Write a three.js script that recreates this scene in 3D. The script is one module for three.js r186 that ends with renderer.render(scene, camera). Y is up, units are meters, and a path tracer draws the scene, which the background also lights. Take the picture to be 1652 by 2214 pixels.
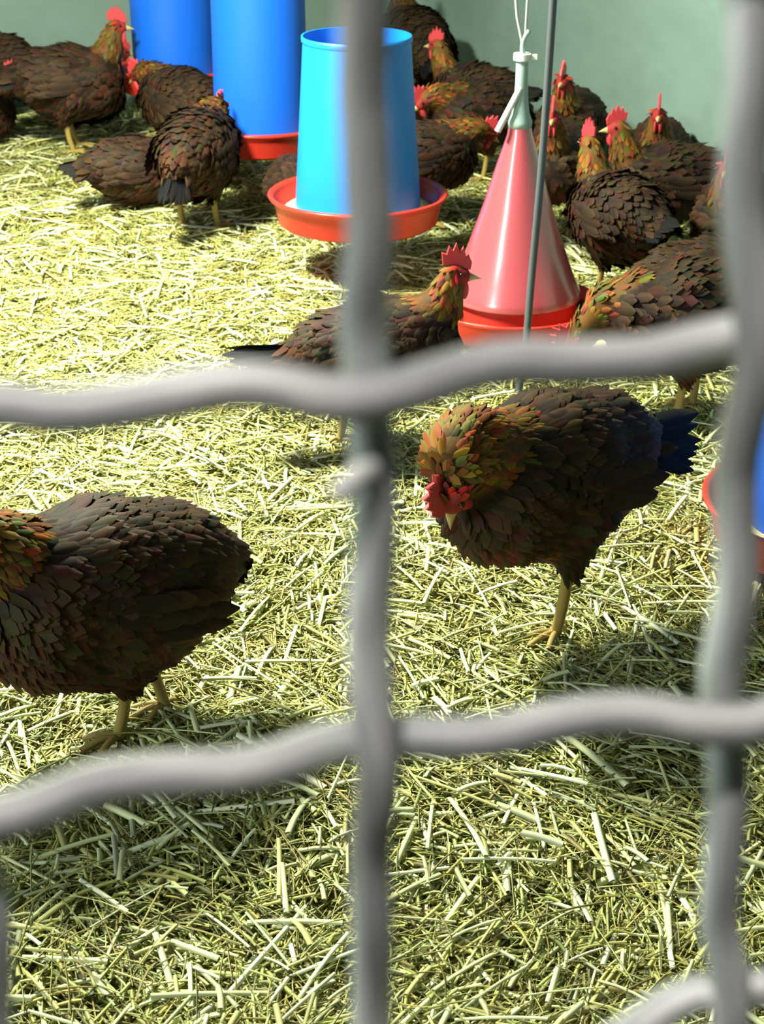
import * as THREE from 'three';
import { mergeGeometries } from 'three/addons/utils/BufferGeometryUtils.js';
import { RectAreaLightUniformsLib } from 'three/addons/lights/RectAreaLightUniformsLib.js';

// ---------- camera, lights, exposure ----------
const scene = new THREE.Scene();
scene.background = new THREE.Color(0x000000);
const camera = new THREE.PerspectiveCamera(2 * Math.atan(1107 / 3600) * 180 / Math.PI, 1652 / 2214, 0.02, 30);
camera.position.set(0, 1.1, 0);
camera.rotation.set(-Math.atan(1700 / 3600), 0, 0);
camera.focus = 1.95;
camera.userData.fStop = 15;
const renderer = new THREE.WebGLRenderer({ antialias: true });
renderer.toneMapping = THREE.LinearToneMapping;
renderer.toneMappingExposure = 1.0;
renderer.shadowMap.enabled = true;
RectAreaLightUniformsLib.init();
const PEN_LAMP = { at: [-0.90, 1.62, -2.88], size: [0.15, 0.5], color: [0.98, 1, 0.75], power: 830 };
const AISLE_LAMP = { at: [-0.14, 1.76, 0.10], color: [1, 0.9, 0.88], power: 2.7 };
const DAYLIGHT = { color: [0.86, 1, 0.97], power: 26 };

// ---------- helpers ----------
function rng(seed) { let a = seed >>> 0; return () => { a = (a + 0x6D2B79F5) | 0; let t = Math.imul(a ^ (a >>> 15), 1 | a); t = (t + Math.imul(t ^ (t >>> 7), 61 | t)) ^ t; return ((t ^ (t >>> 14)) >>> 0) / 4294967296; }; }
const hash = (i, j, k = 0) => { let h = Math.imul(i, 374761393) + Math.imul(j, 668265263) + Math.imul(k, 2147483647 ^ 91); h = Math.imul(h ^ (h >>> 13), 1274126177); return ((h ^ (h >>> 16)) >>> 0) / 4294967296; };
function noise2(x, y, s = 0) {
  const i = Math.floor(x), j = Math.floor(y), u = x - i, v = y - j, a = u * u * (3 - 2 * u), b = v * v * (3 - 2 * v);
  return (hash(i, j, s) * (1 - a) + hash(i + 1, j, s) * a) * (1 - b) + (hash(i, j + 1, s) * (1 - a) + hash(i + 1, j + 1, s) * a) * b;
}
const V = (x, y, z) => new THREE.Vector3(x, y, z);
const lin = (r, g, b) => new THREE.Color().setRGB(r, g, b);
const taken = {};
function numbered(n) { if (!(n in taken)) { taken[n] = 0; return n; } taken[n]++; return n + '_' + String(taken[n]).padStart(3, '0'); }
function shade(o) { o.traverse((m) => { if (m.isMesh) { m.castShadow = true; m.receiveShadow = true; } }); return o; }
function mesh(name, geo, mat, parent) { const m = new THREE.Mesh(geo, mat); m.name = name; m.castShadow = m.receiveShadow = true; parent.add(m); return m; }
function thing(name, label, category, pos = [0, 0, 0], turn = 0, group) {
  const g = new THREE.Group(); g.name = numbered(name); g.position.set(...pos); g.rotation.y = turn;
  g.userData.label = label; g.userData.category = category; if (group) g.userData.group = group;
  scene.add(g); return g;
}
function struct(name, geo, mat, label) { const m = mesh(name, geo, mat, scene); m.userData.kind = 'structure'; if (label) { m.userData.label = label; m.userData.category = name.split('_')[0]; } return m; }
const std = (c, rough, extra = {}) => new THREE.MeshStandardMaterial({ color: c, roughness: rough, ...extra });
function noiseTexture(size, fn, srgb) {
  const d = new Uint8Array(size * size * 4);
  for (let j = 0; j < size; j++) for (let i = 0; i < size; i++) { const c = fn(i, j, size); const k = (j * size + i) * 4; d[k] = c[0]; d[k + 1] = c[1]; d[k + 2] = c[2]; d[k + 3] = 255; }
  const t = new THREE.DataTexture(d, size, size); t.wrapS = t.wrapT = THREE.RepeatWrapping; t.magFilter = THREE.LinearFilter; t.minFilter = THREE.LinearMipmapLinearFilter;
  if (srgb) t.colorSpace = THREE.SRGBColorSpace; t.needsUpdate = true; return t;
}
function lathe(pts, seg = 48) { return new THREE.LatheGeometry(pts.map(([r, y]) => new THREE.Vector2(r, y)), seg); }
function tube(points, r, seg = 24, rad = 8) { return new THREE.TubeGeometry(new THREE.CatmullRomCurve3(points), seg, r, rad, false); }

// ---------- the room ----------
// back right corner of the pen, the way along the back wall and the way towards the aisle
const YAW = Math.atan2(0.335, 0.942), CORNER = V(0.14, 0, -5.85), ALONG = V(-Math.cos(YAW), 0, Math.sin(YAW)), FRONT = V(Math.sin(YAW), 0, Math.cos(YAW));
const roomAt = (a, b, y = 0) => CORNER.clone().addScaledVector(ALONG, a).addScaledVector(FRONT, b).setY(y);
const WIDE = 4.4, DEEP = 7.4, TALL = 2.7, T = 0.12;
const wallTex = noiseTexture(512, (i, j, s) => {
  const per = (f, k) => { const x = i / s * f, y = j / s * f, X = (a) => ((a % f) + f) % f; const a = Math.floor(x), b = Math.floor(y), u = x - a, v = y - b; const h = (p, q) => hash(X(p), X(q), k); return (h(a, b) * (1 - u) + h(a + 1, b) * u) * (1 - v) + (h(a, b + 1) * (1 - u) + h(a + 1, b + 1) * u) * v; };
  const n = 0.5 * per(8, 1) + 0.3 * per(32, 2) + 0.2 * per(128, 3); const k = 205 + 50 * n; return [k, k, k];
}, true);
const wallMat = std(lin(0.28, 0.41, 0.385), 0.7, { map: wallTex });
const ceilMat = std(lin(0.10, 0.085, 0.07), 0.9);
const boardMat = std(lin(0.10, 0.085, 0.07), 0.85);
const slabMat = std(lin(0.14, 0.13, 0.11), 0.9);
function slab(name, a0, a1, b0, b1, y0, y1, mat, label) {
  const g = new THREE.BoxGeometry(Math.abs(a1 - a0), y1 - y0, Math.abs(b1 - b0));
  const c = roomAt((a0 + a1) / 2, (b0 + b1) / 2, (y0 + y1) / 2);
  const m = struct(name, g, mat, label); m.position.copy(c); m.rotation.y = YAW; return m;
}
slab('floor', -T, WIDE + T, -T, DEEP + T, -0.2, -0.045, slabMat, 'concrete floor hidden under the straw bedding');
slab('wall_back', -T, WIDE + T, -T, 0, -0.2, TALL, wallMat, 'shaded grey green painted wall behind the far hens');
slab('wall_right', -T, 0, -T, DEEP + T, -0.2, TALL, wallMat, 'pale grey green painted wall beside the crowded hens');
const WIN = { b: 4.6, w: 0.7, y0: 0.75, y1: 1.85 };
{
  const box = (b0, b1, y0, y1) => new THREE.BoxGeometry(T, y1 - y0, b1 - b0).translate(0, (y0 + y1) / 2, (b0 + b1) / 2);
  const m = struct('wall_left', mergeGeometries([box(-T, WIN.b - WIN.w / 2, -0.2, TALL), box(WIN.b + WIN.w / 2, DEEP + T, -0.2, TALL), box(WIN.b - WIN.w / 2, WIN.b + WIN.w / 2, -0.2, WIN.y0), box(WIN.b - WIN.w / 2, WIN.b + WIN.w / 2, WIN.y1, TALL)]), boardMat, 'dark boarded wall with a wide window, left of the pen');
  m.position.copy(roomAt(WIDE + T / 2, 0)); m.rotation.y = YAW;
  const g = new THREE.Group(); g.name = 'window_1'; g.userData = { kind: 'structure', label: 'wide frosted window in the left wall', category: 'window' }; g.position.copy(roomAt(WIDE + 0.03, WIN.b, (WIN.y0 + WIN.y1) / 2)); g.rotation.y = YAW; scene.add(g);
  const h = WIN.y1 - WIN.y0, fm = std(lin(0.5, 0.5, 0.48), 0.5);
  mesh('pane', new THREE.BoxGeometry(0.008, h, WIN.w), new THREE.MeshStandardMaterial({ color: 0xffffff, roughness: 0.6, emissive: lin(...DAYLIGHT.color), emissiveIntensity: 2 }), g);
  for (const [y, z, a, b] of [[h / 2 - 0.025, 0, 0.05, WIN.w], [-h / 2 + 0.025, 0, 0.05, WIN.w], [0, WIN.w / 2 - 0.025, h, 0.05], [0, -WIN.w / 2 + 0.025, h, 0.05]]) mesh('window_frame', new THREE.BoxGeometry(0.05, a, b).translate(0, y, z), fm, g);
  const r = new THREE.RectAreaLight(lin(...DAYLIGHT.color), DAYLIGHT.power, WIN.w - 0.1, h - 0.1); r.position.x = 0.03; r.rotation.y = -Math.PI / 2; r.castShadow = true; g.add(r);
}
slab('wall_front', -T, WIDE + T, DEEP, DEEP + T, -0.2, TALL, boardMat, 'dark boarded wall at the end of the aisle');
slab('ceiling', -T, WIDE + T, -T, DEEP + T, TALL, TALL + 0.1, ceilMat, 'dark boarded ceiling over the pen');

// ---------- lamps ----------
{
  const [w, l] = PEN_LAMP.size, L = thing('hanging_strip_lamp', 'white strip lamp hanging over the left side of the pen', 'lamp', PEN_LAMP.at, 0.2);
  mesh('housing', new THREE.BoxGeometry(w + 0.04, 0.05, l + 0.06).translate(0, 0.045, 0), std(lin(0.6, 0.6, 0.58), 0.4), L);
  mesh('diffuser', new THREE.BoxGeometry(w, 0.016, l).translate(0, 0.012, 0), new THREE.MeshStandardMaterial({ color: 0xffffff, emissive: lin(...PEN_LAMP.color), emissiveIntensity: 3 }), L);
  for (const s of [-1, 1]) mesh('cord', new THREE.CylinderGeometry(0.004, 0.004, TALL - PEN_LAMP.at[1] - 0.07, 6).translate(0, (TALL - PEN_LAMP.at[1] + 0.07) / 2, s * l * 0.4), std(lin(0.05, 0.05, 0.05), 0.6), L);
  const r = new THREE.RectAreaLight(lin(...PEN_LAMP.color), PEN_LAMP.power, w, l); r.rotation.x = -Math.PI / 2; r.position.y = -0.004; r.castShadow = true; L.add(r);
  const B = thing('hanging_shaded_lamp', 'small unseen bulb hanging over the aisle in a narrow dark shade added to light only the wires', 'lamp', AISLE_LAMP.at);
  mesh('bulb', new THREE.SphereGeometry(0.02, 20, 14).translate(0, 0.03, 0).rotateX(0.41), new THREE.MeshStandardMaterial({ color: 0xffffff, emissive: lin(...AISLE_LAMP.color), emissiveIntensity: 3 }), B);
  mesh('shade', lathe([[0.02, 0.1], [0.03, 0.095], [0.05, 0.02], [0.062, -0.055], [0.06, -0.055], [0.047, 0.02], [0.027, 0.09], [0.02, 0.095]], 32).rotateX(0.41), new THREE.MeshStandardMaterial({ color: lin(0.02, 0.02, 0.02), roughness: 0.6, side: THREE.DoubleSide }), B);  // unseen shade, added to hold the light on the wires, off the pen floor
  mesh('holder', new THREE.CylinderGeometry(0.016, 0.02, 0.05, 16).translate(0, 0.12, 0).rotateX(0.41), std(lin(0.05, 0.05, 0.05), 0.5), B);
  mesh('cord', new THREE.CylinderGeometry(0.004, 0.004, TALL - AISLE_LAMP.at[1] - 0.11, 6).translate(0, (TALL - AISLE_LAMP.at[1] + 0.145) / 2 - 0.02, 0.06), std(lin(0.05, 0.05, 0.05), 0.6), B);
  const p = new THREE.SpotLight(lin(...AISLE_LAMP.color), AISLE_LAMP.power, 0, 0.34, 0.5); p.castShadow = true; p.shadow.radius = 1; p.position.set(0, 0.0, 0); p.target.position.set(0.14, -0.78, -0.34); B.add(p, p.target); p.target.name = 'aim';
}

// ---------- straw bedding ----------
const bedH = (x, z) => 0.022 * (noise2(x * 2.3 + 7, z * 2.3, 4) - 0.5) + 0.016 * (noise2(x * 6.1, z * 6.1 + 3, 5) - 0.5) + 0.012 * (noise2(x * 15, z * 15, 6) - 0.5);
const inPen = (x, z, m) => { const d = V(x, 0, z).sub(CORNER), a = d.dot(ALONG), b = d.dot(FRONT); return a > m && a < WIDE - m && b > m && z < -0.42 - 0.2 * x; };
{
  const nx = 150, nz = 170, pos = [], idx = [], uv = [];
  for (let j = 0; j <= nz; j++) for (let i = 0; i <= nx; i++) {
    const p = roomAt(i / nx * (WIDE - 0.02) + 0.01, 0.01 + j / nz * 5.35);
    pos.push(p.x, bedH(p.x, p.z) - 0.02, p.z); uv.push(p.x * 1.7, p.z * 1.7);
  }
  for (let j = 0; j < nz; j++) for (let i = 0; i < nx; i++) { const a = j * (nx + 1) + i; idx.push(a, a + nx + 1, a + 1, a + 1, a + nx + 1, a + nx + 2); }
  const g = new THREE.BufferGeometry(); g.setAttribute('position', new THREE.Float32BufferAttribute(pos, 3)); g.setAttribute('uv', new THREE.Float32BufferAttribute(uv, 2)); 
  const flip = []; for (let k = 0; k < idx.length; k += 3) flip.push(idx[k], idx[k + 2], idx[k + 1]);
  g.setIndex(flip); g.computeVertexNormals();
  const R = rng(3), strokes = new Float32Array(512 * 512);
  for (let k = 0; k < 9000; k++) { let x = R() * 512, y = R() * 512, a = R() * 6.28, v = 0.25 + R() * 0.75; for (let s = 0; s < 26; s++) { strokes[((y | 0) & 511) * 512 + ((x | 0) & 511)] = v; x += Math.cos(a); y += Math.sin(a); } }
  const t = noiseTexture(512, (i, j) => { const v = strokes[j * 512 + i]; return [84 + 116 * v, 84 + 114 * v, 40 + 62 * v]; }, true);
  const m = mesh('trodden_bedding', g, std(0xffffff, 0.95, { map: t }), scene);
  m.userData = { kind: 'stuff', label: 'matted trodden layer of old straw under the loose stalks', category: 'bedding' };
}
function stalkGeo(n, bend, flat) {               // unit length along x, a bent prism of n sides
  const pos = [], nor = [], idx = [], S = 3;
  for (let s = 0; s <= S; s++) { const t = s / S, x = t - 0.5, y = bend * (0.25 - x * x) * 2; for (let k = 0; k < n; k++) { const a = k / n * 2 * Math.PI, c = Math.cos(a), d = Math.sin(a); pos.push(x, y * 0.16 + d * 0.5 * flat * 0.03, c * 0.5 * 0.03); nor.push(0, d, c); } }
  for (let s = 0; s < S; s++) for (let k = 0; k < n; k++) { const a = s * n + k, b = s * n + (k + 1) % n; idx.push(a, a + n, b, b, a + n, b + n); }
  const g = new THREE.BufferGeometry(); g.setAttribute('position', new THREE.Float32BufferAttribute(pos, 3)); g.setAttribute('normal', new THREE.Float32BufferAttribute(nor, 3)); g.setIndex(idx); return g;
}
function scatter(name, label, geo, count, seed, lenR, widR, palette, tilt, lift) {
  const R = rng(seed), list = [], m4 = new THREE.Matrix4(), q = new THREE.Quaternion(), e = new THREE.Euler();
  const cols = [];
  while (list.length < count) {
    const band = R(); let z, x, big = 1;
    const spread = R() + 0.35 * (R() - 0.5) - 0.5;
    if (band < 0.28) { z = -0.75 - R() * 1.55; x = spread * (1.0 + 0.5 * -z); }
    else if (band < 0.51) { z = -2.2 - R() * 1.7; x = -0.1 + spread * (1.0 + 0.55 * -z); big = 1.1; }
    else if (band < 0.66) { z = -3.7 - R() * 2.1; x = -0.45 + spread * 3.0; big = 1.3; }
    else { const p = roomAt(R() * WIDE, R() * 5.45); x = p.x; z = p.z; big = 1.35; }
    if (!inPen(x, z, 0.04)) continue;
    const len = (lenR[0] + (lenR[1] - lenR[0]) * R() * R()) * big, wid = (widR[0] + (widR[1] - widR[0]) * R()) * big;
    const clump = noise2(x * 5, z * 5, 9) * 2.5;
    e.set((R() - 0.5) * 1.2, R() * Math.PI * 2 * (R() < 0.75 ? 1 : 0.15) + clump, (R() - 0.5) * 2 * tilt * (R() + 0.2), 'YXZ'); q.setFromEuler(e);
    const y = bedH(x, z) - 0.014 + lift * R() ;
    m4.compose(V(x, y, z), q, V(len, wid / 0.03, wid / 0.03));
    list.push(m4.clone());
    const c = palette[Math.floor(R() * palette.length)], k = 0.55 + 0.75 * R(); cols.push([Math.min(1, c[0] * k), Math.min(1, c[1] * k), Math.min(1, c[2] * k)]);
  }
  const im = new THREE.InstancedMesh(geo, std(0xffffff, 0.62), list.length); im.name = name;
  list.forEach((m, i) => { im.setMatrixAt(i, m); im.setColorAt(i, lin(...cols[i])); });
  im.castShadow = im.receiveShadow = true; im.userData = { kind: 'stuff', label, category: 'straw' }; scene.add(im);
}
const strawPal = [[0.53, 0.55, 0.17], [0.63, 0.66, 0.24], [0.45, 0.49, 0.15], [0.39, 0.37, 0.10], [0.66, 0.71, 0.34], [0.35, 0.40, 0.12], [0.55, 0.49, 0.13], [0.26, 0.21, 0.07], [0.2, 0.21, 0.08]];
const palePal = [[0.78, 0.82, 0.46], [0.72, 0.77, 0.46], [0.8, 0.84, 0.6], [0.62, 0.61, 0.25]];
scatter('straw_litter', 'short yellow green chopped straw covering the pen floor', stalkGeo(4, 0.22, 0.4), 145000, 11, [0.015, 0.085], [0.0014, 0.0045], strawPal, 0.22, 0.016);
scatter('straw_stalk_litter', 'long pale loose straw stalks lying on top of the bedding', stalkGeo(5, 0.14, 0.45), 17000, 12, [0.03, 0.15], [0.0028, 0.0072], palePal, 0.16, 0.022);
scatter('hay_litter', 'thin curved olive hay blades mixed through the bedding', stalkGeo(3, 0.8, 0.3), 28000, 13, [0.04, 0.13], [0.001, 0.0024], [[0.36, 0.36, 0.10], [0.5, 0.5, 0.2], [0.26, 0.24, 0.07], [0.4, 0.32, 0.1]], 0.25, 0.022);

// ---------- hanging feeders ----------
const bluePlastic = new THREE.MeshPhysicalMaterial({ color: lin(0.004, 0.135, 0.85), roughness: 0.5, side: THREE.DoubleSide });
const cyanPlastic = new THREE.MeshPhysicalMaterial({ color: lin(0.004, 0.23, 0.85), roughness: 0.48, side: THREE.DoubleSide });
const redPlastic = new THREE.MeshPhysicalMaterial({ color: lin(0.62, 0.035, 0.022), roughness: 0.35, side: THREE.DoubleSide });
const steel = std(lin(0.5, 0.5, 0.5), 0.35, { metalness: 0.8 });
const feedMat = std(lin(0.72, 0.64, 0.42), 0.95);
function feeder(label, pos, [rTop, rBot, hTube, rTray], mat, turn = 0) {
  const g = thing('hanging_feeder', label, 'feeder', pos, turn, 'hanging poultry feeders');
  const t = 0.003;
  const tb = mesh('tube', lathe([[rBot - t, 0.035], [rBot, 0.035], [rBot - 0.001, 0.04], [rTop + 0.001, 0.03 + hTube - 0.012], [rTop + 0.004, 0.03 + hTube - 0.010], [rTop + 0.004, 0.03 + hTube], [rTop - t, 0.03 + hTube], [rBot - t, 0.035]], 64), mat, g);
  mesh('tray', lathe([[0.001, 0], [rTray * 0.86, 0], [rTray * 0.9, 0.006], [rTray * 0.945, 0.05], [rTray, 0.058], [rTray + 0.003, 0.064], [rTray - 0.002, 0.068], [rTray * 0.93, 0.060], [rTray * 0.87, 0.012], [0.001, 0.008]], 64), redPlastic, g);
  const fp = [], n = 9; for (let k = 0; k <= n; k++) { const r = rBot - 0.02 + (rTray * 0.89 - rBot + 0.02) * k / n; fp.push([r, 0.047 - 0.022 * k / n + 0.003 * Math.sin(k * 2.1)]); }
  mesh('feed', lathe([[0.02, 0.05], ...fp], 48), feedMat, g);
  const rod = mesh('rod', new THREE.CylinderGeometry(0.004, 0.004, hTube + 0.06, 8).translate(0, 0.01 + (hTube + 0.06) / 2, 0), steel, g);
  mesh('crossbar', new THREE.CylinderGeometry(0.003, 0.003, 2 * rTop, 8).rotateX(Math.PI / 2).translate(0, hTube + 0.01, 0), steel, rod);
  const y0 = hTube + 0.07, y1 = TALL - pos[1];
  mesh('hanger_wire', new THREE.CylinderGeometry(0.002, 0.002, y1 - y0, 6).translate(0, (y0 + y1) / 2, 0), steel, g);
  return g;
}
feeder('light blue open topped feeder tube with red tray, nearest the middle of the pen', [-0.052, 0.125, -3.54], [0.112, 0.136, 0.365, 0.192], cyanPlastic);
feeder('tall straight blue feeder with red tray beside the hen seen from behind', [-0.31, 0.115, -4.30], [0.116, 0.121, 0.48, 0.175], bluePlastic);
feeder('farthest dark blue feeder with red tray near the back wall', [-0.605, 0.135, -4.95], [0.120, 0.120, 0.48, 0.172], bluePlastic);
feeder('blue feeder with red tray cut off by the right edge of the picture', [0.655, 0.035, -2.16], [0.118, 0.136, 0.40, 0.192], bluePlastic);

// ---------- bell drinker and its hose ----------
{
  const g = thing('hanging_bell_drinker', 'glossy pinkish red cone shaped bell drinker hanging in the pen', 'drinker', [0.262, 0.012, -3.17]);
  const bellMat = new THREE.MeshPhysicalMaterial({ color: lin(0.47, 0.075, 0.105), roughness: 0.3, ior: 2.0, clearcoat: 1, clearcoatRoughness: 0.14, side: THREE.DoubleSide });
  mesh('bell', lathe([[0.022, 0.40], [0.024, 0.385], [0.042, 0.33], [0.066, 0.25], [0.095, 0.165], [0.114, 0.115], [0.128, 0.085], [0.132, 0.07], [0.128, 0.07], [0.091, 0.165], [0.062, 0.25], [0.02, 0.385]], 64), bellMat, g);
  mesh('trough', lathe([[0.118, 0.085], [0.122, 0.02], [0.128, 0.004], [0.15, 0], [0.166, 0.012], [0.172, 0.05], [0.176, 0.056], [0.170, 0.058], [0.164, 0.05], [0.158, 0.018], [0.13, 0.012], [0.126, 0.03], [0.122, 0.088]], 64), redPlastic, g);
  mesh('water', lathe([[0.127, 0.034], [0.161, 0.034]], 48), new THREE.MeshPhysicalMaterial({ color: lin(0.05, 0.02, 0.02), roughness: 0.05 }), g);
  const grey = std(lin(0.30, 0.42, 0.42), 0.45), pale = std(lin(0.75, 0.8, 0.78), 0.4);
  const vs = mesh('valve_stem', lathe([[0.001, 0.395], [0.022, 0.395], [0.023, 0.41], [0.017, 0.425], [0.0135, 0.45], [0.012, 0.48], [0.0115, 0.528], [0.001, 0.53]], 24), grey, g);
  mesh('nut', lathe([[0.012, 0.396], [0.019, 0.398], [0.019, 0.412], [0.012, 0.414]], 12), pale, vs);
  mesh('valve_arm', tube([V(-0.002, 0.475, 0.008), V(-0.018, 0.445, 0.014), V(-0.044, 0.395, 0.02)], 0.0062, 12, 10), pale, g);
  mesh('collar', mergeGeometries([new THREE.CylinderGeometry(0.017, 0.017, 0.012, 20).translate(0, 0.53, 0), new THREE.BoxGeometry(0.042, 0.009, 0.014).translate(0.006, 0.53, 0)]), pale, g);
  mesh('hook', tube([V(0, 0.53, 0), V(0.0, 0.555, 0), V(0.003, 0.565, 0), V(0.011, 0.578, 0)], 0.005, 12, 8), grey, g);
  const cordMat = std(lin(0.45, 0.5, 0.5), 0.6);
  mesh('hanger_cord', tube([V(0, 0.55, 0), V(-0.012, 0.6, 0), V(-0.02, 0.68, 0), V(-0.024, 1.4, 0), V(-0.024, TALL - 0.012, 0)], 0.0032, 40, 6), cordMat, g);
  mesh('hanger_cord', tube([V(0.004, 0.57, 0), V(0.005, 0.62, 0), V(0.008, 0.7, 0), V(0.012, 1.4, 0), V(0.012, TALL - 0.012, 0)], 0.0026, 40, 6), cordMat, g);
  const h = thing('hanging_hose', 'thin dark grey hose hanging in front of the red drinker', 'hose', [0.28, 0, -2.88]);
  mesh('hose', tube([V(-0.035, 0.0, 0.06), V(-0.022, 0.06, 0.03), V(-0.012, 0.2, 0.0), V(-0.002, 0.4, 0), V(0.004, 0.6, 0), V(0.012, 1.0, 0), V(0.03, 1.8, -0.05), V(0.03, TALL - 0.005, -0.1)], 0.0068, 60, 10), std(lin(0.085, 0.10, 0.12), 0.5), h);
}

// ---------- hens ----------
function surfaceNets(f, lo, hi, cell) {
  const n = [0, 1, 2].map((k) => Math.ceil((hi[k] - lo[k]) / cell) + 1), [nx, ny, nz] = n, val = new Float32Array(nx * ny * nz);
  const at = (i, j, k) => (k * ny + j) * nx + i;
  for (let k = 0; k < nz; k++) for (let j = 0; j < ny; j++) for (let i = 0; i < nx; i++) val[at(i, j, k)] = f(lo[0] + i * cell, lo[1] + j * cell, lo[2] + k * cell);
  const id = new Int32Array(nx * ny * nz).fill(-1), pos = [], nor = [], idx = [];
  const E = []; for (let a = 0; a < 8; a++) for (let b = 0; b < 3; b++) if (!(a & (1 << b))) E.push([a, a | (1 << b)]);
  for (let k = 0; k < nz - 1; k++) for (let j = 0; j < ny - 1; j++) for (let i = 0; i < nx - 1; i++) {
    const v = []; let m = 0; for (let c = 0; c < 8; c++) { v.push(val[at(i + (c & 1), j + ((c >> 1) & 1), k + (c >> 2))]); if (v[c] < 0) m++; }
    if (m === 0 || m === 8) continue;
    let x = 0, y = 0, z = 0, w = 0;
    for (const [a, b] of E) if ((v[a] < 0) !== (v[b] < 0)) { const t = v[a] / (v[a] - v[b]); x += (a & 1) + t * ((b & 1) - (a & 1)); y += ((a >> 1) & 1) + t * (((b >> 1) & 1) - ((a >> 1) & 1)); z += (a >> 2) + t * ((b >> 2) - (a >> 2)); w++; }
    const p = [lo[0] + (i + x / w) * cell, lo[1] + (j + y / w) * cell, lo[2] + (k + z / w) * cell];
    id[at(i, j, k)] = pos.length / 3; pos.push(...p);
    const h = cell * 0.7, g = V(f(p[0] + h, p[1], p[2]) - f(p[0] - h, p[1], p[2]), f(p[0], p[1] + h, p[2]) - f(p[0], p[1] - h, p[2]), f(p[0], p[1], p[2] + h) - f(p[0], p[1], p[2] - h)).normalize(); nor.push(g.x, g.y, g.z);
  }
  const quad = (a, b, c, d, flip) => { if (a < 0 || b < 0 || c < 0 || d < 0) return; if (flip) idx.push(a, c, b, a, d, c); else idx.push(a, b, c, a, c, d); };
  for (let k = 1; k < nz - 1; k++) for (let j = 1; j < ny - 1; j++) for (let i = 1; i < nx - 1; i++) {
    const s = val[at(i, j, k)] < 0;
    if (s !== (val[at(i + 1, j, k)] < 0)) quad(id[at(i, j - 1, k - 1)], id[at(i, j, k - 1)], id[at(i, j, k)], id[at(i, j - 1, k)], !s);
    if (s !== (val[at(i, j + 1, k)] < 0)) quad(id[at(i - 1, j, k - 1)], id[at(i - 1, j, k)], id[at(i, j, k)], id[at(i, j, k - 1)], !s);
    if (s !== (val[at(i, j, k + 1)] < 0)) quad(id[at(i - 1, j - 1, k)], id[at(i, j - 1, k)], id[at(i, j, k)], id[at(i - 1, j, k)], !s);
  }
  const g = new THREE.BufferGeometry(); g.setAttribute('position', new THREE.Float32BufferAttribute(pos, 3)); g.setAttribute('normal', new THREE.Float32BufferAttribute(nor, 3)); g.setIndex(idx); return g;
}
class Feathers {
  constructor() { this.p = []; this.n = []; this.c = []; this.i = []; }
  add(at, dir, nor, len, wid, c0, c1, droop = 0.12) {
    const side = V().crossVectors(dir, nor).normalize(), base = this.p.length / 3, rows = [[0, 0.45], [0.35, 1], [0.75, 0.86], [1, 0.12]];
    for (const [t, w] of rows) for (const s of [-1, 0, 1]) {
      const q = at.clone().addScaledVector(dir, len * t).addScaledVector(side, s * wid * 0.5 * w).addScaledVector(nor, (s ? -0.10 : 0.06) * wid * w - droop * len * t * t);
      this.p.push(q.x, q.y, q.z);
      const m = nor.clone().addScaledVector(side, s * 0.45).normalize(); this.n.push(m.x, m.y, m.z);
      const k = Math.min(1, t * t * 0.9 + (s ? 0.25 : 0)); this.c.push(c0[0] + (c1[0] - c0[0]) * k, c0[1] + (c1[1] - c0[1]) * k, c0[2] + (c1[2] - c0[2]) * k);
    }
    for (let r = 0; r < 3; r++) for (let s = 0; s < 2; s++) { const a = base + r * 3 + s; this.i.push(a, a + 1, a + 3, a + 1, a + 4, a + 3); }
  }
  build() { const g = new THREE.BufferGeometry(); g.setAttribute('position', new THREE.Float32BufferAttribute(this.p, 3)); g.setAttribute('normal', new THREE.Float32BufferAttribute(this.n, 3)); g.setAttribute('color', new THREE.Float32BufferAttribute(this.c, 3)); g.setIndex(this.i); return g; }
}
const V0 = THREE.Vector3;
const combMat = new THREE.MeshPhysicalMaterial({ color: lin(0.55, 0.045, 0.06), roughness: 0.5 });
const beakMat = std(lin(0.55, 0.42, 0.2), 0.4), eyeMat = std(lin(0.03, 0.012, 0.005), 0.15), legMat = std(lin(0.34, 0.24, 0.065), 0.6);
const plumeMat = new THREE.MeshPhysicalMaterial({ color: 0xffffff, vertexColors: true, roughness: 0.7, specularIntensity: 0.35, side: THREE.DoubleSide });   // one breed, one plumage
const mixc = (a, b, t) => a.map((v, k) => v + (b[k] - v) * t);
const C = { neck: [0.17, 0.08, 0.018], neckDark: [0.06, 0.023, 0.008], back: [0.030, 0.0155, 0.0088], backTip: [0.075, 0.040, 0.018], breast: [0.052, 0.021, 0.0095], belly: [0.040, 0.018, 0.009], black: [0.008, 0.0072, 0.0082], tail: [0.004, 0.008, 0.011], face: [0.32, 0.03, 0.03] };

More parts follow.
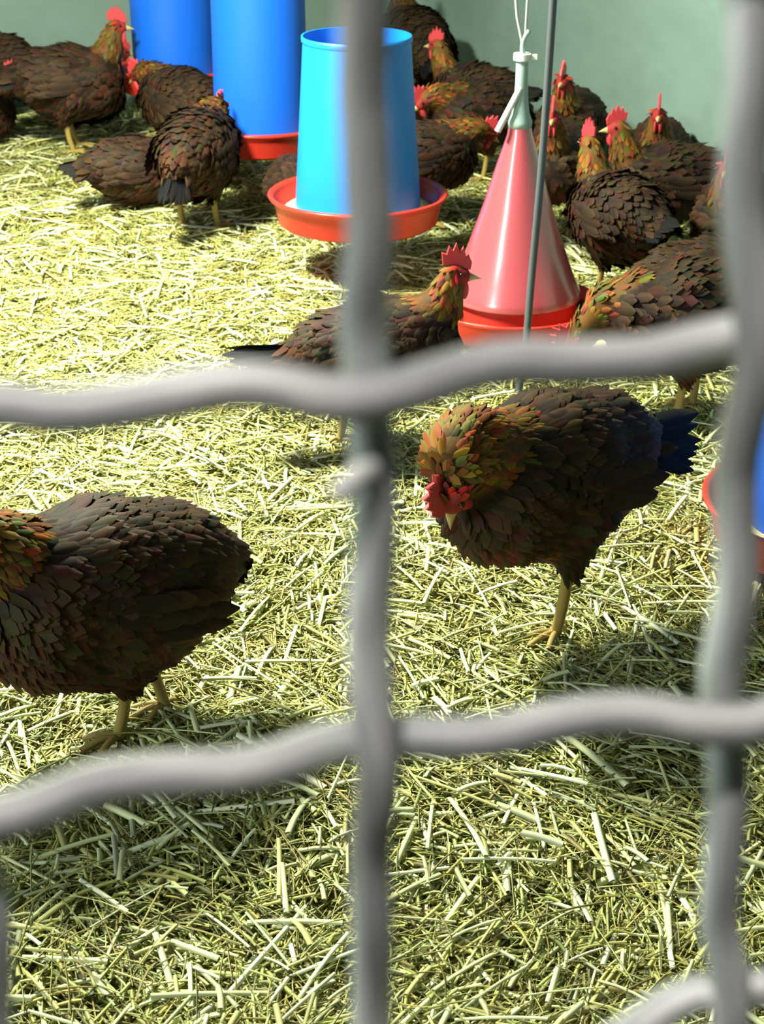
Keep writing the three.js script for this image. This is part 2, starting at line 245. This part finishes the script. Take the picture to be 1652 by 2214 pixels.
function buildHen(seed, P) {
  const R = rng(seed), dy = P.sit ? -0.10 : P.lift || 0, pit = P.pitch || 0;
  const turnB = (x, y, z) => { const a = x * Math.cos(pit) - (y - 0.2) * Math.sin(pit), b = x * Math.sin(pit) + (y - 0.2) * Math.cos(pit); return V(a, b + 0.2 + dy, z); };
  const bones = [];
  const bone = (a, ra, b, rb, kind) => bones.push({ a, ra, b, rb, kind, ab: b.clone().sub(a), l2: b.distanceToSquared(a) });
  const fat = P.fat || 1;
  const T0 = turnB(-0.150, 0.222, 0), T1 = turnB(-0.082, 0.216, 0), T2 = turnB(0.005, 0.203, 0), T3 = turnB(0.07, 0.205, 0), B1 = turnB(-0.03, 0.172, 0), B2 = turnB(0.075, 0.178, 0);
  bone(T0, 0.036, T1, 0.074 * fat, 'back'); bone(T1, 0.074 * fat, T2, 0.094 * fat, 'back'); bone(T2, 0.094 * fat, T3, 0.084 * fat, 'back'); bone(B1, 0.078 * fat, B2, 0.07 * fat, 'breast');
  const N0 = turnB(0.088, 0.238, 0), N = [[N0, 0.056], ...P.neck.map(([x, y, z, r]) => [V(x, y + dy, z), r])];
  for (let k = 0; k + 1 < N.length; k++) bone(N[k][0], N[k][1], N[k + 1][0], N[k + 1][1], 'neck');
  const head = N[N.length - 1][0], fwd = V(Math.cos(P.headPitch) * Math.cos(P.headYaw || 0), Math.sin(P.headPitch), -Math.cos(P.headPitch) * Math.sin(P.headYaw || 0)).normalize();
  const lat = V().crossVectors(fwd, V(0, 1, 0)).normalize(), up = V().crossVectors(lat, fwd).normalize();
  bone(head, N[N.length - 1][1] * 0.98, head.clone().addScaledVector(fwd, 0.016).addScaledVector(up, -0.002), 0.0175, 'head');
  const hocks = [];
  if (!P.sit) for (const [s, l] of P.legs.entries()) { const hip = turnB(l[0], 0.165, (s ? 1 : -1) * 0.048), hock = V(l[1], 0.098 + dy * 0.7, (s ? 1 : -1) * 0.046); hocks.push([hock, V(l[2], 0.004, (s ? 1 : -1) * (l[3] ?? 0.045))]); bone(hip, 0.052, hock, 0.017, 'thigh'); }
  const one = (b, x, y, z) => { const px = x - b.a.x, py = y - b.a.y, pz = z - b.a.z, t = Math.max(0, Math.min(1, (px * b.ab.x + py * b.ab.y + pz * b.ab.z) / b.l2)); return Math.hypot(px - b.ab.x * t, py - b.ab.y * t, (pz - b.ab.z * t) * (b.kind === 'back' || b.kind === 'breast' ? 1.06 : 1)) - (b.ra + (b.rb - b.ra) * t); };
  const K = { back: 0.03, breast: 0.03, neck: 0.018, head: 0.004, thigh: 0.022 };
  const f = (x, y, z) => { let d = 1; for (const b of bones) { const e = one(b, x, y, z), k = K[b.kind], h = Math.max(k - Math.abs(d - e), 0) / k; d = Math.min(d, e) - h * h * k * 0.25; } return d; };
  let lo = [9, 9, 9], hi = [-9, -9, -9]; for (const b of bones) for (const [p, r] of [[b.a, b.ra], [b.b, b.rb]]) p.toArray().forEach((v, k) => { lo[k] = Math.min(lo[k], v - r - 0.02); hi[k] = Math.max(hi[k], v + r + 0.02); });
  const body = surfaceNets(f, lo, hi, 0.0085);
  const near = (x, y, z) => { let bi = 0, d = 9; bones.forEach((b, k) => { const e = one(b, x, y, z); if (e < d) { d = e; bi = k; } }); return bones[bi]; };
  const colourAt = (b, x, y, z) => {
    if (b.kind === 'head') { const q = V(x, y, z).sub(head); return q.dot(fwd) > -0.006 && q.dot(up) < 0.014 ? C.face : C.neck; }
    if (b.kind === 'neck') { if (b.b.distanceTo(head) < 0.001 && V(x, y, z).distanceTo(head) < 0.024 && V(x, y, z).sub(head).dot(fwd) > 0.002) return C.face; const t = Math.min(1, Math.max(0, V(x, y, z).distanceTo(N0) / 0.12)); return mixc(C.neckDark, C.neck, 0.25 + 0.75 * t * (y > (b.a.y + b.b.y) / 2 - 0.03 ? 1 : 0.5)); }
    if (b.kind === 'thigh') return C.belly;
    const top = turnB(0, 0.24, 0).y; return y > top ? C.back : y > top - 0.06 ? mixc(C.breast, C.back, 0.5) : b.kind === 'breast' ? C.breast : C.belly;
  };
  const pos = body.attributes.position, col = [];
  for (let k = 0; k < pos.count; k++) { const x = pos.getX(k), y = pos.getY(k), z = pos.getZ(k), b = near(x, y, z), c = colourAt(b, x, y, z), s = b.kind === 'head' ? 1 : 0.35 + 0.7 * noise2(x * 60 + z * 40, y * 60 - z * 23, seed); col.push(...c.map((v) => v * s)); }
  body.setAttribute('color', new THREE.Float32BufferAttribute(col, 3));
  // plumage: overlapping feathers laid along the body from the beak backwards
  const F = new Feathers(), nor = body.attributes.normal, ix = body.index, tri = []; let area = 0;
  for (let k = 0; k < ix.count; k += 3) { const a = new V0().fromBufferAttribute(pos, ix.getX(k)), b = new V0().fromBufferAttribute(pos, ix.getX(k + 1)), c = new V0().fromBufferAttribute(pos, ix.getX(k + 2)); area += b.clone().sub(a).cross(c.clone().sub(a)).length() / 2; tri.push(area); }
  const want = P.feathers || 900;
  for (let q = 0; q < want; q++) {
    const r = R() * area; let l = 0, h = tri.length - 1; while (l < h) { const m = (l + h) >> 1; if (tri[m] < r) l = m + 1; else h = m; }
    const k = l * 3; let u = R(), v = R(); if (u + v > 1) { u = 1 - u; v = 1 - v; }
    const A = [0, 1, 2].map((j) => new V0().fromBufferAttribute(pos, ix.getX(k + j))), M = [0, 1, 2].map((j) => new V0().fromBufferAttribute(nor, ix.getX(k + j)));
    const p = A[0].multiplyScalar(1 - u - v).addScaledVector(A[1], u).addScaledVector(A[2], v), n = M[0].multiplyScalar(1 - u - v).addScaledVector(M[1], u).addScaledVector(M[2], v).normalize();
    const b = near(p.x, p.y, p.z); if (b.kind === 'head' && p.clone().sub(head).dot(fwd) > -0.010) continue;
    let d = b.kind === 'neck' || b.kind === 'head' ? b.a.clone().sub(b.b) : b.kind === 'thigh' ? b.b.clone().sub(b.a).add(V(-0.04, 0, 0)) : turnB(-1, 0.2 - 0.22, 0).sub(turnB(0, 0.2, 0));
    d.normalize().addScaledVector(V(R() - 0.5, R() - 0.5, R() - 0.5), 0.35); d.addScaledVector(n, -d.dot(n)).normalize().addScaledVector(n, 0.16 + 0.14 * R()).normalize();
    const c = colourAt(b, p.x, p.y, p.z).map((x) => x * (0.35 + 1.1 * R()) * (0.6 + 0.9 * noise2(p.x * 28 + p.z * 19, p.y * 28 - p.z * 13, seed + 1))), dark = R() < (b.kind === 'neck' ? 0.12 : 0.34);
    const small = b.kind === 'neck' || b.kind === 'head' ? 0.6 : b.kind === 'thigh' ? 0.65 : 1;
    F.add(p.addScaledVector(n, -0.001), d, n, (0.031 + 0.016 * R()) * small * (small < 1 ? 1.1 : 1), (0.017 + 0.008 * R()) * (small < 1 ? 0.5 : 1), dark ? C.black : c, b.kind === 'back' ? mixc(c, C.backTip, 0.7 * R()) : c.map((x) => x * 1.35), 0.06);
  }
  const plumage = F.build();
  // wings: three rows of lapped feathers, folded on each flank
  const wing = (s) => {
    const W = new Feathers();
    for (const [row, x0, x1, y0, len, wid, cnt] of [[0, 0.075, -0.06, 0.232, 0.055, 0.026, 9], [1, 0.06, -0.06, 0.215, 0.07, 0.026, 9], [2, 0.03, -0.05, 0.198, 0.075, 0.022, 8]])
      for (let k = 0; k < cnt; k++) {
        const t = k / (cnt - 1), x = x0 + (x1 - x0) * t, y = y0 - 0.01 * t + (R() - 0.5) * 0.006, B = turnB(x, y, 0); let z = 0.12; while (z > 0.01 && f(B.x, B.y, s * z) > 0) z -= 0.002;
        const d = turnB(-1, 0.2 + (0.02 - 0.05 * row), 0).sub(turnB(0, 0.2, 0)).normalize(); d.z += s * 0.02; const n = V(0, 0.25, s).normalize(); d.addScaledVector(n, -d.dot(n) + 0.02).normalize();
        const c = mixc(C.back, C.black, R() * 0.8).map((v) => v * (0.8 + 0.5 * R()));
        W.add(V(B.x, B.y, s * (z + 0.007 + 0.002 * (2 - row))), d, n, len * (0.85 + 0.3 * R()), wid, c, mixc(c, C.backTip, R() * 0.8), -0.02 + 0.08 * t);
      }
    return W.build();
  };
  const tail = (() => {
    const W = new Feathers(), ta = (P.tail ?? 0.25) + pit, base = turnB(-0.135, 0.235, 0);
    for (let k = 0; k < 14; k++) {
      const side = k % 2 ? 1 : -1, q = Math.floor(k / 2) / 6, a = ta - q * 0.35 + (R() - 0.5) * 0.1, d = V(-Math.cos(a), Math.sin(a), side * (0.06 + 0.28 * q)).normalize();
      const n = V(0.25 * Math.sin(a), Math.cos(a), side * 0.9).normalize(); n.addScaledVector(d, -n.dot(d)).normalize();
      W.add(base.clone().add(V(0, -0.02 * q, side * (0.006 + 0.014 * q))), d, n, (P.tailLen || 0.10) * (1.05 - 0.35 * q + 0.1 * R()), 0.034, C.tail, mixc(C.tail, C.back, R() * 0.6), 0.10);
    }
    for (let k = 0; k < 22; k++) {   // coverts over the root of the tail
      const a = ta - 0.1 + (R() - 0.5) * 0.5, side = (R() - 0.5) * 2, d = V(-Math.cos(a), Math.sin(a) - 0.1, side * 0.4).normalize(), n = V(0.2, 1, side * 0.9).normalize(); n.addScaledVector(d, -n.dot(d)).normalize();
      W.add(turnB(-0.115 - 0.03 * R(), 0.25 - 0.03 * Math.abs(side), side * 0.03), d, n, 0.05 + 0.02 * R(), 0.022, C.back, C.backTip, 0.25);
    }
    return W.build();
  })();
  // head furniture, built in the frame of the head
  const frame = new THREE.Matrix4().makeBasis(fwd, up, lat).setPosition(head);
  const sh = new THREE.Shape(); const cs = P.comb || 1; sh.moveTo(0.026, 0.006);
  for (const [x, y] of [[0.028, 0.016], [0.022, 0.026], [0.018, 0.022], [0.012, 0.036], [0.006, 0.028], [-0.001, 0.041], [-0.007, 0.030], [-0.014, 0.037], [-0.018, 0.026], [-0.027, 0.028], [-0.024, 0.014], [-0.012, 0.012]]) sh.lineTo(x, 0.012 + (y - 0.012) * cs);
  const comb = new THREE.ExtrudeGeometry(sh, { depth: 0.004, bevelEnabled: true, bevelThickness: 0.0015, bevelSize: 0.0015, bevelSegments: 1 }).translate(0.004, 0.006, -0.002).applyMatrix4(frame);
  const beak = new THREE.ConeGeometry(0.0075, 0.026, 10, 4); { const a = beak.attributes.position; for (let k = 0; k < a.count; k++) { const t = (a.getY(k) + 0.013) / 0.026; a.setX(k, a.getX(k) * 1.25 + 0.004 * t * t); } beak.computeVertexNormals(); }
  beak.rotateZ(-Math.PI / 2).translate(0.041, -0.004, 0).applyMatrix4(frame);
  const wattle = (s) => new THREE.SphereGeometry(0.01, 12, 10).scale(0.8, 1.55 * Math.sqrt(cs), 0.4).translate(0.021, -0.027, s * 0.007).applyMatrix4(frame);
  const eye = (s) => new THREE.SphereGeometry(0.0042, 10, 8).translate(0.013, 0.005, s * 0.0195).applyMatrix4(frame);
  const leg = ([hock, foot]) => {
    const parts = [new THREE.TubeGeometry(new THREE.CatmullRomCurve3([hock.clone().add(V(0, 0.015, 0)), hock, hock.clone().lerp(foot, 0.5).add(V(-0.003, 0, 0)), foot.clone().add(V(0, 0.006, 0))]), 10, 0.0078, 8, false)];
    for (const [a, l] of [[0, 0.052], [0.55, 0.045], [-0.55, 0.045], [Math.PI - 0.25, 0.022]]) parts.push(new THREE.TubeGeometry(new THREE.CatmullRomCurve3([foot.clone().add(V(0, 0.006, 0)), foot.clone().add(V(Math.cos(a) * l * 0.5, 0.007, Math.sin(a) * l * 0.5)), foot.clone().add(V(Math.cos(a) * l, 0.001, Math.sin(a) * l))]), 6, 0.0046, 6, false));
    parts.push(new THREE.SphereGeometry(0.0085, 8, 6).translate(foot.x, foot.y + 0.006, foot.z));
    return mergeGeometries(parts.map((g) => { g.deleteAttribute('uv'); return g; }));
  };
  return { body, plumage, wings: [wing(-1), wing(1)], tail, comb, beak, wattles: [wattle(-1), wattle(1)], eyes: [eye(-1), eye(1)], legs: hocks.map(leg) };
}
const UPRIGHT = { neck: [[0.118, 0.288, 0, 0.036], [0.130, 0.325, 0, 0.025], [0.140, 0.350, 0, 0.0215]], headPitch: -0.02, legs: [[0.0, -0.012, 0.012], [0.0, -0.02, -0.005]], tail: 0.1, comb: 1.45 };
const poses = {
  near: buildHen(21, { neck: [[0.120, 0.285, 0.0, 0.048], [0.145, 0.305, 0.005, 0.035], [0.166, 0.295, 0.01, 0.0245]], headPitch: -0.35, headYaw: -0.1, legs: [[0.0, -0.002, 0.004, 0.028], [-0.03, -0.065, -0.078, 0.004]], tail: -1.1, tailLen: 0.075, feathers: 4000, comb: 1.2, fat: 1.12, pitch: 0.14 }),
  bowed: buildHen(22, { lift: 0.028, neck: [[0.142, 0.272, -0.004, 0.047], [0.170, 0.272, -0.012, 0.035], [0.184, 0.240, -0.020, 0.0235]], headPitch: -1.4, headYaw: 0.2, legs: [[0.0, 0.0, 0.0, 0.03]], tail: -0.12, tailLen: 0.14, feathers: 4000, fat: 1.0, pitch: 0.1, comb: 1.4 }),
  alert: buildHen(23, { ...UPRIGHT, legs: [[-0.02, -0.05, -0.075, 0.03], [0.0, -0.02, 0.0]], pitch: 0.2, tail: -0.15, tailLen: 0.14, feathers: 1600 }),
  upright: buildHen(24, { ...UPRIGHT, feathers: 1100 }),
  peck: buildHen(25, { neck: [[0.145, 0.215, 0, 0.038], [0.18, 0.172, 0, 0.027], [0.2, 0.135, 0, 0.0215]], headPitch: -0.9, legs: [[0.0, 0.0, 0.01], [-0.02, -0.03, -0.03]], tail: 0.2, pitch: -0.15, feathers: 1300, comb: 1.3 }),
  feeding: buildHen(26, { neck: [[0.135, 0.268, 0, 0.038], [0.165, 0.272, 0, 0.027], [0.192, 0.262, 0, 0.0215]], headPitch: -0.55, legs: [[0.0, -0.012, 0.0], [0.0, -0.02, 0.01]], tail: -0.75, tailLen: 0.125, pitch: 0.12, feathers: 1300, comb: 1.3 }),
  sitting: buildHen(27, { sit: true, neck: [[0.12, 0.28, 0, 0.038], [0.138, 0.305, 0, 0.027], [0.155, 0.32, 0, 0.0215]], headPitch: -0.1, legs: [], tail: 0.0, feathers: 900, comb: 1.2 }),
};
function hen(pose, label, x, z, turn, scale = 1) {
  const G = poses[pose], g = thing('hen', label, 'hen', [x, bedH(x, z) - 0.004 + (pose === 'sitting' ? 0.014 : 0), z], turn, 'hens in the pen'), m = plumeMat;
  g.scale.setScalar(scale);
  mesh('body', G.body, m, g);
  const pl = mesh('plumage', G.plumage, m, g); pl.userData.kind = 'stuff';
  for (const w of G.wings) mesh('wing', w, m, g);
  mesh('tail', G.tail, m, g); mesh('comb', G.comb, combMat, g); mesh('beak', G.beak, beakMat, g);
  for (const w of G.wattles) mesh('wattle', w, combMat, g);
  for (const e of G.eyes) mesh('eye', e, eyeMat, g);
  for (const l of G.legs) mesh('leg', l, legMat, g);
  return g;
}
const PI = Math.PI;
hen('near', 'large dark brown hen walking left, cut off by the left edge in the foreground', -0.328, -1.717, PI + 0.6, 0.95);
hen('bowed', 'brown hen hanging its head low, in the foreground between two upright wires', 0.212, -1.955, PI + 0.7, 1.0);
hen('alert', 'hen with golden neck and raised red comb standing half behind the middle upright wire', -0.005, -2.58, 0.05, 0.86);
hen('peck', 'brown hen bending down to the trough on the right of the red drinker', 0.52, -2.72, PI - 0.1, 0.92);
hen('feeding', 'brown hen seen from behind with dark hanging tail, eating from the tall blue feeder', -0.44, -3.93, PI / 2 - 0.22, 0.95);
hen('sitting', 'dark hen crouching on the straw left of the hen seen from behind', -0.61, -4.12, 0.3, 0.8);
hen('feeding', 'dark hen with lowered head in front of the farthest blue feeder', -0.55, -4.62, PI / 2 + 0.9, 0.88);
hen('upright', 'tall upright hen with bright red comb standing left of the farthest feeder', -0.88, -4.76, 0.2, 0.98);
hen('upright', 'large dark hen at the back by the left edge of the picture', -1.20, -5.16, PI - 0.3, 0.9);
hen('sitting', 'reddish hen resting low in the far left group', -1.20, -4.86, 0.1, 0.85);
hen('sitting', 'brown hen resting between the far left hens and the tall upright hen', -0.92, -5.13, 0.5, 0.9);
hen('sitting', 'dark hen crouching in the shadow in front of the tall blue feeder', -0.19, -3.95, -PI / 2 + 0.5, 0.75);
hen('alert', 'dark hen standing high against the wall behind the light blue feeder', 0.10, -5.22, PI / 2 + 0.3, 1.06);
hen('upright', 'dark hen by the wall to the right behind the light blue feeder', 0.26, -4.70, PI - 0.5, 0.85);
hen('peck', 'brown hen with lowered head between the light blue feeder and the wall', -0.04, -4.58, 0.7, 0.88);
hen('feeding', 'brown hen behind the red drinker valve', 0.25, -4.43, PI + 0.5, 0.85);
hen('feeding', 'dark hen just behind the right rim of the light blue feeder tray', 0.10, -3.98, 0.25, 0.82);
hen('upright', 'hen with long red face turned to the viewer right of the hanging hose', 0.41, -3.90, -PI / 2 - 0.2, 0.84);
hen('alert', 'dark hen in the row by the wall behind the red faced hen', 0.49, -4.30, -PI / 2 - 0.35, 0.86);
hen('upright', 'brown hen with golden neck and pale beak facing left right of the drinker', 0.49, -3.38, PI - 1.1, 0.86);
hen('upright', 'hen with tall pink comb behind the golden necked hen, left of two combs', 0.64, -3.72, PI + 0.15, 0.84);
hen('upright', 'hen with pink comb nearest the wall, right of two combs', 0.66, -3.97, -PI / 2 - 0.2, 0.82);
hen('upright', 'dark hen with pale beak facing the viewer at the right end of the row', 0.74, -3.42, -PI / 2 - 0.4, 0.86);
hen('feeding', 'brown hen low at the right, behind the hen bending to the trough', 0.63, -3.06, -0.25, 0.78);

// ---------- small things on the straw ----------
{
  const lump = (r, sx, sy, sz, seed) => { const g = new THREE.IcosahedronGeometry(r, 3), a = g.attributes.position; for (let k = 0; k < a.count; k++) { const x = a.getX(k), y = a.getY(k), z = a.getZ(k), s = 1 + 0.28 * (noise2(x / r * 1.7 + seed, y / r * 1.7 + z / r * 1.3, seed) - 0.5); a.setXYZ(k, x * s * sx, y * s * sy, z * s * sz); } g.computeVertexNormals(); return g; };
  const e = mesh('straw_clump', lump(0.024, 1.15, 0.8, 1, 3), std(lin(0.8, 0.78, 0.42), 0.8), scene); e.name = 'straw_clump'; e.position.set(0.425, 0.03, -2.98); e.userData = { label: 'pale yellow round lump of bedding beside the red trough', category: 'clump' };
  const d = mesh('dropping', lump(0.011, 1.5, 0.7, 1, 5), std(lin(0.03, 0.045, 0.045), 0.7), scene); d.position.set(0.325, 0.012, -2.31); d.userData = { label: 'small dark dropping on the straw right of the bowing hen', category: 'dropping' };
}

// ---------- woven wire mesh in front ----------
{
  const g = thing('wire_mesh_fence', 'thick crimped grey wire mesh in front of the pen', 'fence', [0, 0, -0.235], Math.atan(0.2));
  const wireTex = noiseTexture(256, (i, j) => { const n = 0.35 * noise2(i / 4, j / 9, 1) + 0.65 * noise2(i / 13, j / 60, 2), k = Math.min(1, Math.max(0, (n - 0.25) * 2)); return [165 + 88 * k, 168 + 86 * k, 170 + 82 * k]; }, true); wireTex.repeat.set(3, 1);
  const wm = std(lin(0.74, 0.77, 0.75), 0.5, { metalness: 0.1, map: wireTex });
  const vert = {
    '-1': [[-60.6, 1076.3], [-61.3, 1067.8], [-63.1, 1037.1], [-64.5, 1009.9], [-67.4, 979.9], [-68.2, 955.3], [-67.6, 933.1], [-66.8, 919.0], [-68.8, 898.0], [-70.2, 878.5]],
    '0': [[-2.6, 1075.2], [-2.6, 1066.3], [-2.6, 1053.8], [-2.2, 1047.4], [-2.0, 1040.8], [-1.6, 1034.0], [-2.1, 1027.1], [-2.3, 1020.0], [-1.8, 1012.7], [-1.3, 1005.2], [-1.0, 993.6], [-1.3, 981.6], [-2.0, 973.4], [-2.2, 965.0], [-2.2, 956.2], [-1.4, 947.1], [-1.7, 937.9], [-2.1, 923.6], [-1.7, 908.6], [-1.2, 885.9], [-1.6, 865.0]],
    '1': [[53.8, 1074.1], [54.2, 1064.7], [54.9, 1054.9], [54.9, 1044.9], [55.5, 1034.4], [57.1, 1023.5], [58.2, 1016.0], [58.2, 1008.3], [57.8, 1000.5], [58.2, 992.5], [59.0, 984.2], [60.6, 971.2], [60.6, 957.9], [61.1, 948.6], [62.9, 938.9], [63.4, 929.1], [63.5, 913.9], [64.0, 898.0], [66.5, 886.7], [66.7, 873.7], [67.3, 851.5]] };
  const horz = {
    '0': [[-66.1, 1010.0], [-56.4, 1010.1], [-49.8, 1009.4], [-43.2, 1009.6], [-36.4, 1010.3], [-29.6, 1011.1], [-22.7, 1011.9], [-15.8, 1011.4], [-8.9, 1009.9], [-3.3, 1009.9], [5.3, 1010.9], [12.4, 1011.9], [19.7, 1012.5], [27.0, 1011.7], [34.4, 1011.4], [41.9, 1011.2], [49.4, 1011.8], [55.5, 1012.2], [61.0, 1012.4], [72.5, 1012.7]],
    '-1': [[-73.7, 942.4], [-62.8, 942.8], [-55.4, 943.9], [-47.9, 944.9], [-40.5, 945.0], [-32.9, 944.7], [-25.4, 944.1], [-17.7, 944.2], [-9.9, 944.8], [-3.6, 945.1], [5.9, 944.8], [13.9, 945.0], [21.9, 945.5], [30.0, 946.8], [38.2, 947.2], [46.5, 947.1], [55.0, 945.6], [63.6, 944.5], [68.0, 944.9], [80.8, 945.3]],
    '-2': [[-81.4, 874.2], [-69.4, 874.0], [-36.6, 871.9], [-2.3, 870.9], [33.6, 869.8], [42.7, 871.0], [51.8, 873.4], [60.7, 878.1], [70.0, 879.3], [74.8, 880.2], [88.8, 880.6]] };
  const RAD = 0.0038, AMP = 0.0040, R = rng(77), SX = 0.062, SY = 0.067, X0 = -0.002, Y0 = 1.011, NX = 13, YB = -14, YT = 12;
  const vx = (i, y) => { const c = Math.max(-1, Math.min(1, i)), gap = 0.061 * (1 + 0.9 * (1.0 - Math.min(1.08, Math.max(0.86, y)))); return X0 + c * gap + (i - c) * SX + 0.0008 * Math.sin(i * 3.1 + y * 40); };
  const hy = (j, x) => Y0 + j * SY + 0.0012 * Math.sin(j * 2.3 + x * 50);
  const crimp = (t) => { const u = Math.min(1, Math.max(0, (Math.abs(t) - 0.04) / 0.3)); return 1 - u * u * (3 - 2 * u); };
  const weave = (i, j) => ((i + j) & 1 ? 1 : -1);
  for (let i = -NX; i <= NX; i++) {
    const pts = [], c = vert[i], top = Y0 + YT * SY + 0.02, hiY = c ? c[0][1] / 1000 + 0.005 : -9, loY = c ? c[c.length - 1][1] / 1000 - 0.005 : 9;
    const dep = (y) => { const t = (y - Y0) / SY, j = Math.round(t); return AMP * weave(i, j) * crimp(t - j); };
    const ys = []; for (let y = top; y > Y0 + YB * SY - 0.03; y -= SY / 8) if (y > hiY || y < loY) ys.push([vx(i, y) * 1000, y * 1000]);
    const all = [...ys, ...(c || [])].sort((p, q) => q[1] - p[1]);
    for (const [s, h] of all) pts.push(V(s / 1000, h / 1000, dep(h / 1000)));
    mesh('wire', new THREE.TubeGeometry(new THREE.CatmullRomCurve3(pts), Math.round(pts.length * 1.6), RAD, 10, false), wm, g);
  }
  for (let j = YB; j <= YT; j++) {
    const pts = [], c = horz[j], loX = c ? c[0][0] / 1000 - 0.005 : 9, hiX = c ? c[c.length - 1][0] / 1000 + 0.005 : -9, end = (NX + 0.4) * SX;
    const xs = []; for (let x = -end; x <= end; x += SX / 8) if (!c || x < loX || x > hiX) xs.push([x * 1000, hy(j, x) * 1000]);
    const all = [...xs, ...(c || [])].sort((p, q) => p[0] - q[0]);
    for (const [s, h] of all) { const t = (s / 1000 - X0) / SX, i = Math.round(t); pts.push(V(s / 1000, h / 1000, -AMP * weave(i, j) * crimp(t - i))); }
    mesh('wire', new THREE.TubeGeometry(new THREE.CatmullRomCurve3(pts), Math.round(pts.length * 1.6), RAD, 10, false), wm, g);
  }
  mesh('wire_stub', new THREE.TubeGeometry(new THREE.CatmullRomCurve3([V(-0.002, 0.9985, 0.003), V(-0.005, 0.9975, 0.005), V(-0.0085, 0.9950, 0.006)]), 8, 0.0018, 8, false), wm, g).userData.label = 'short bent wire end';
}
renderer.render(scene, camera);
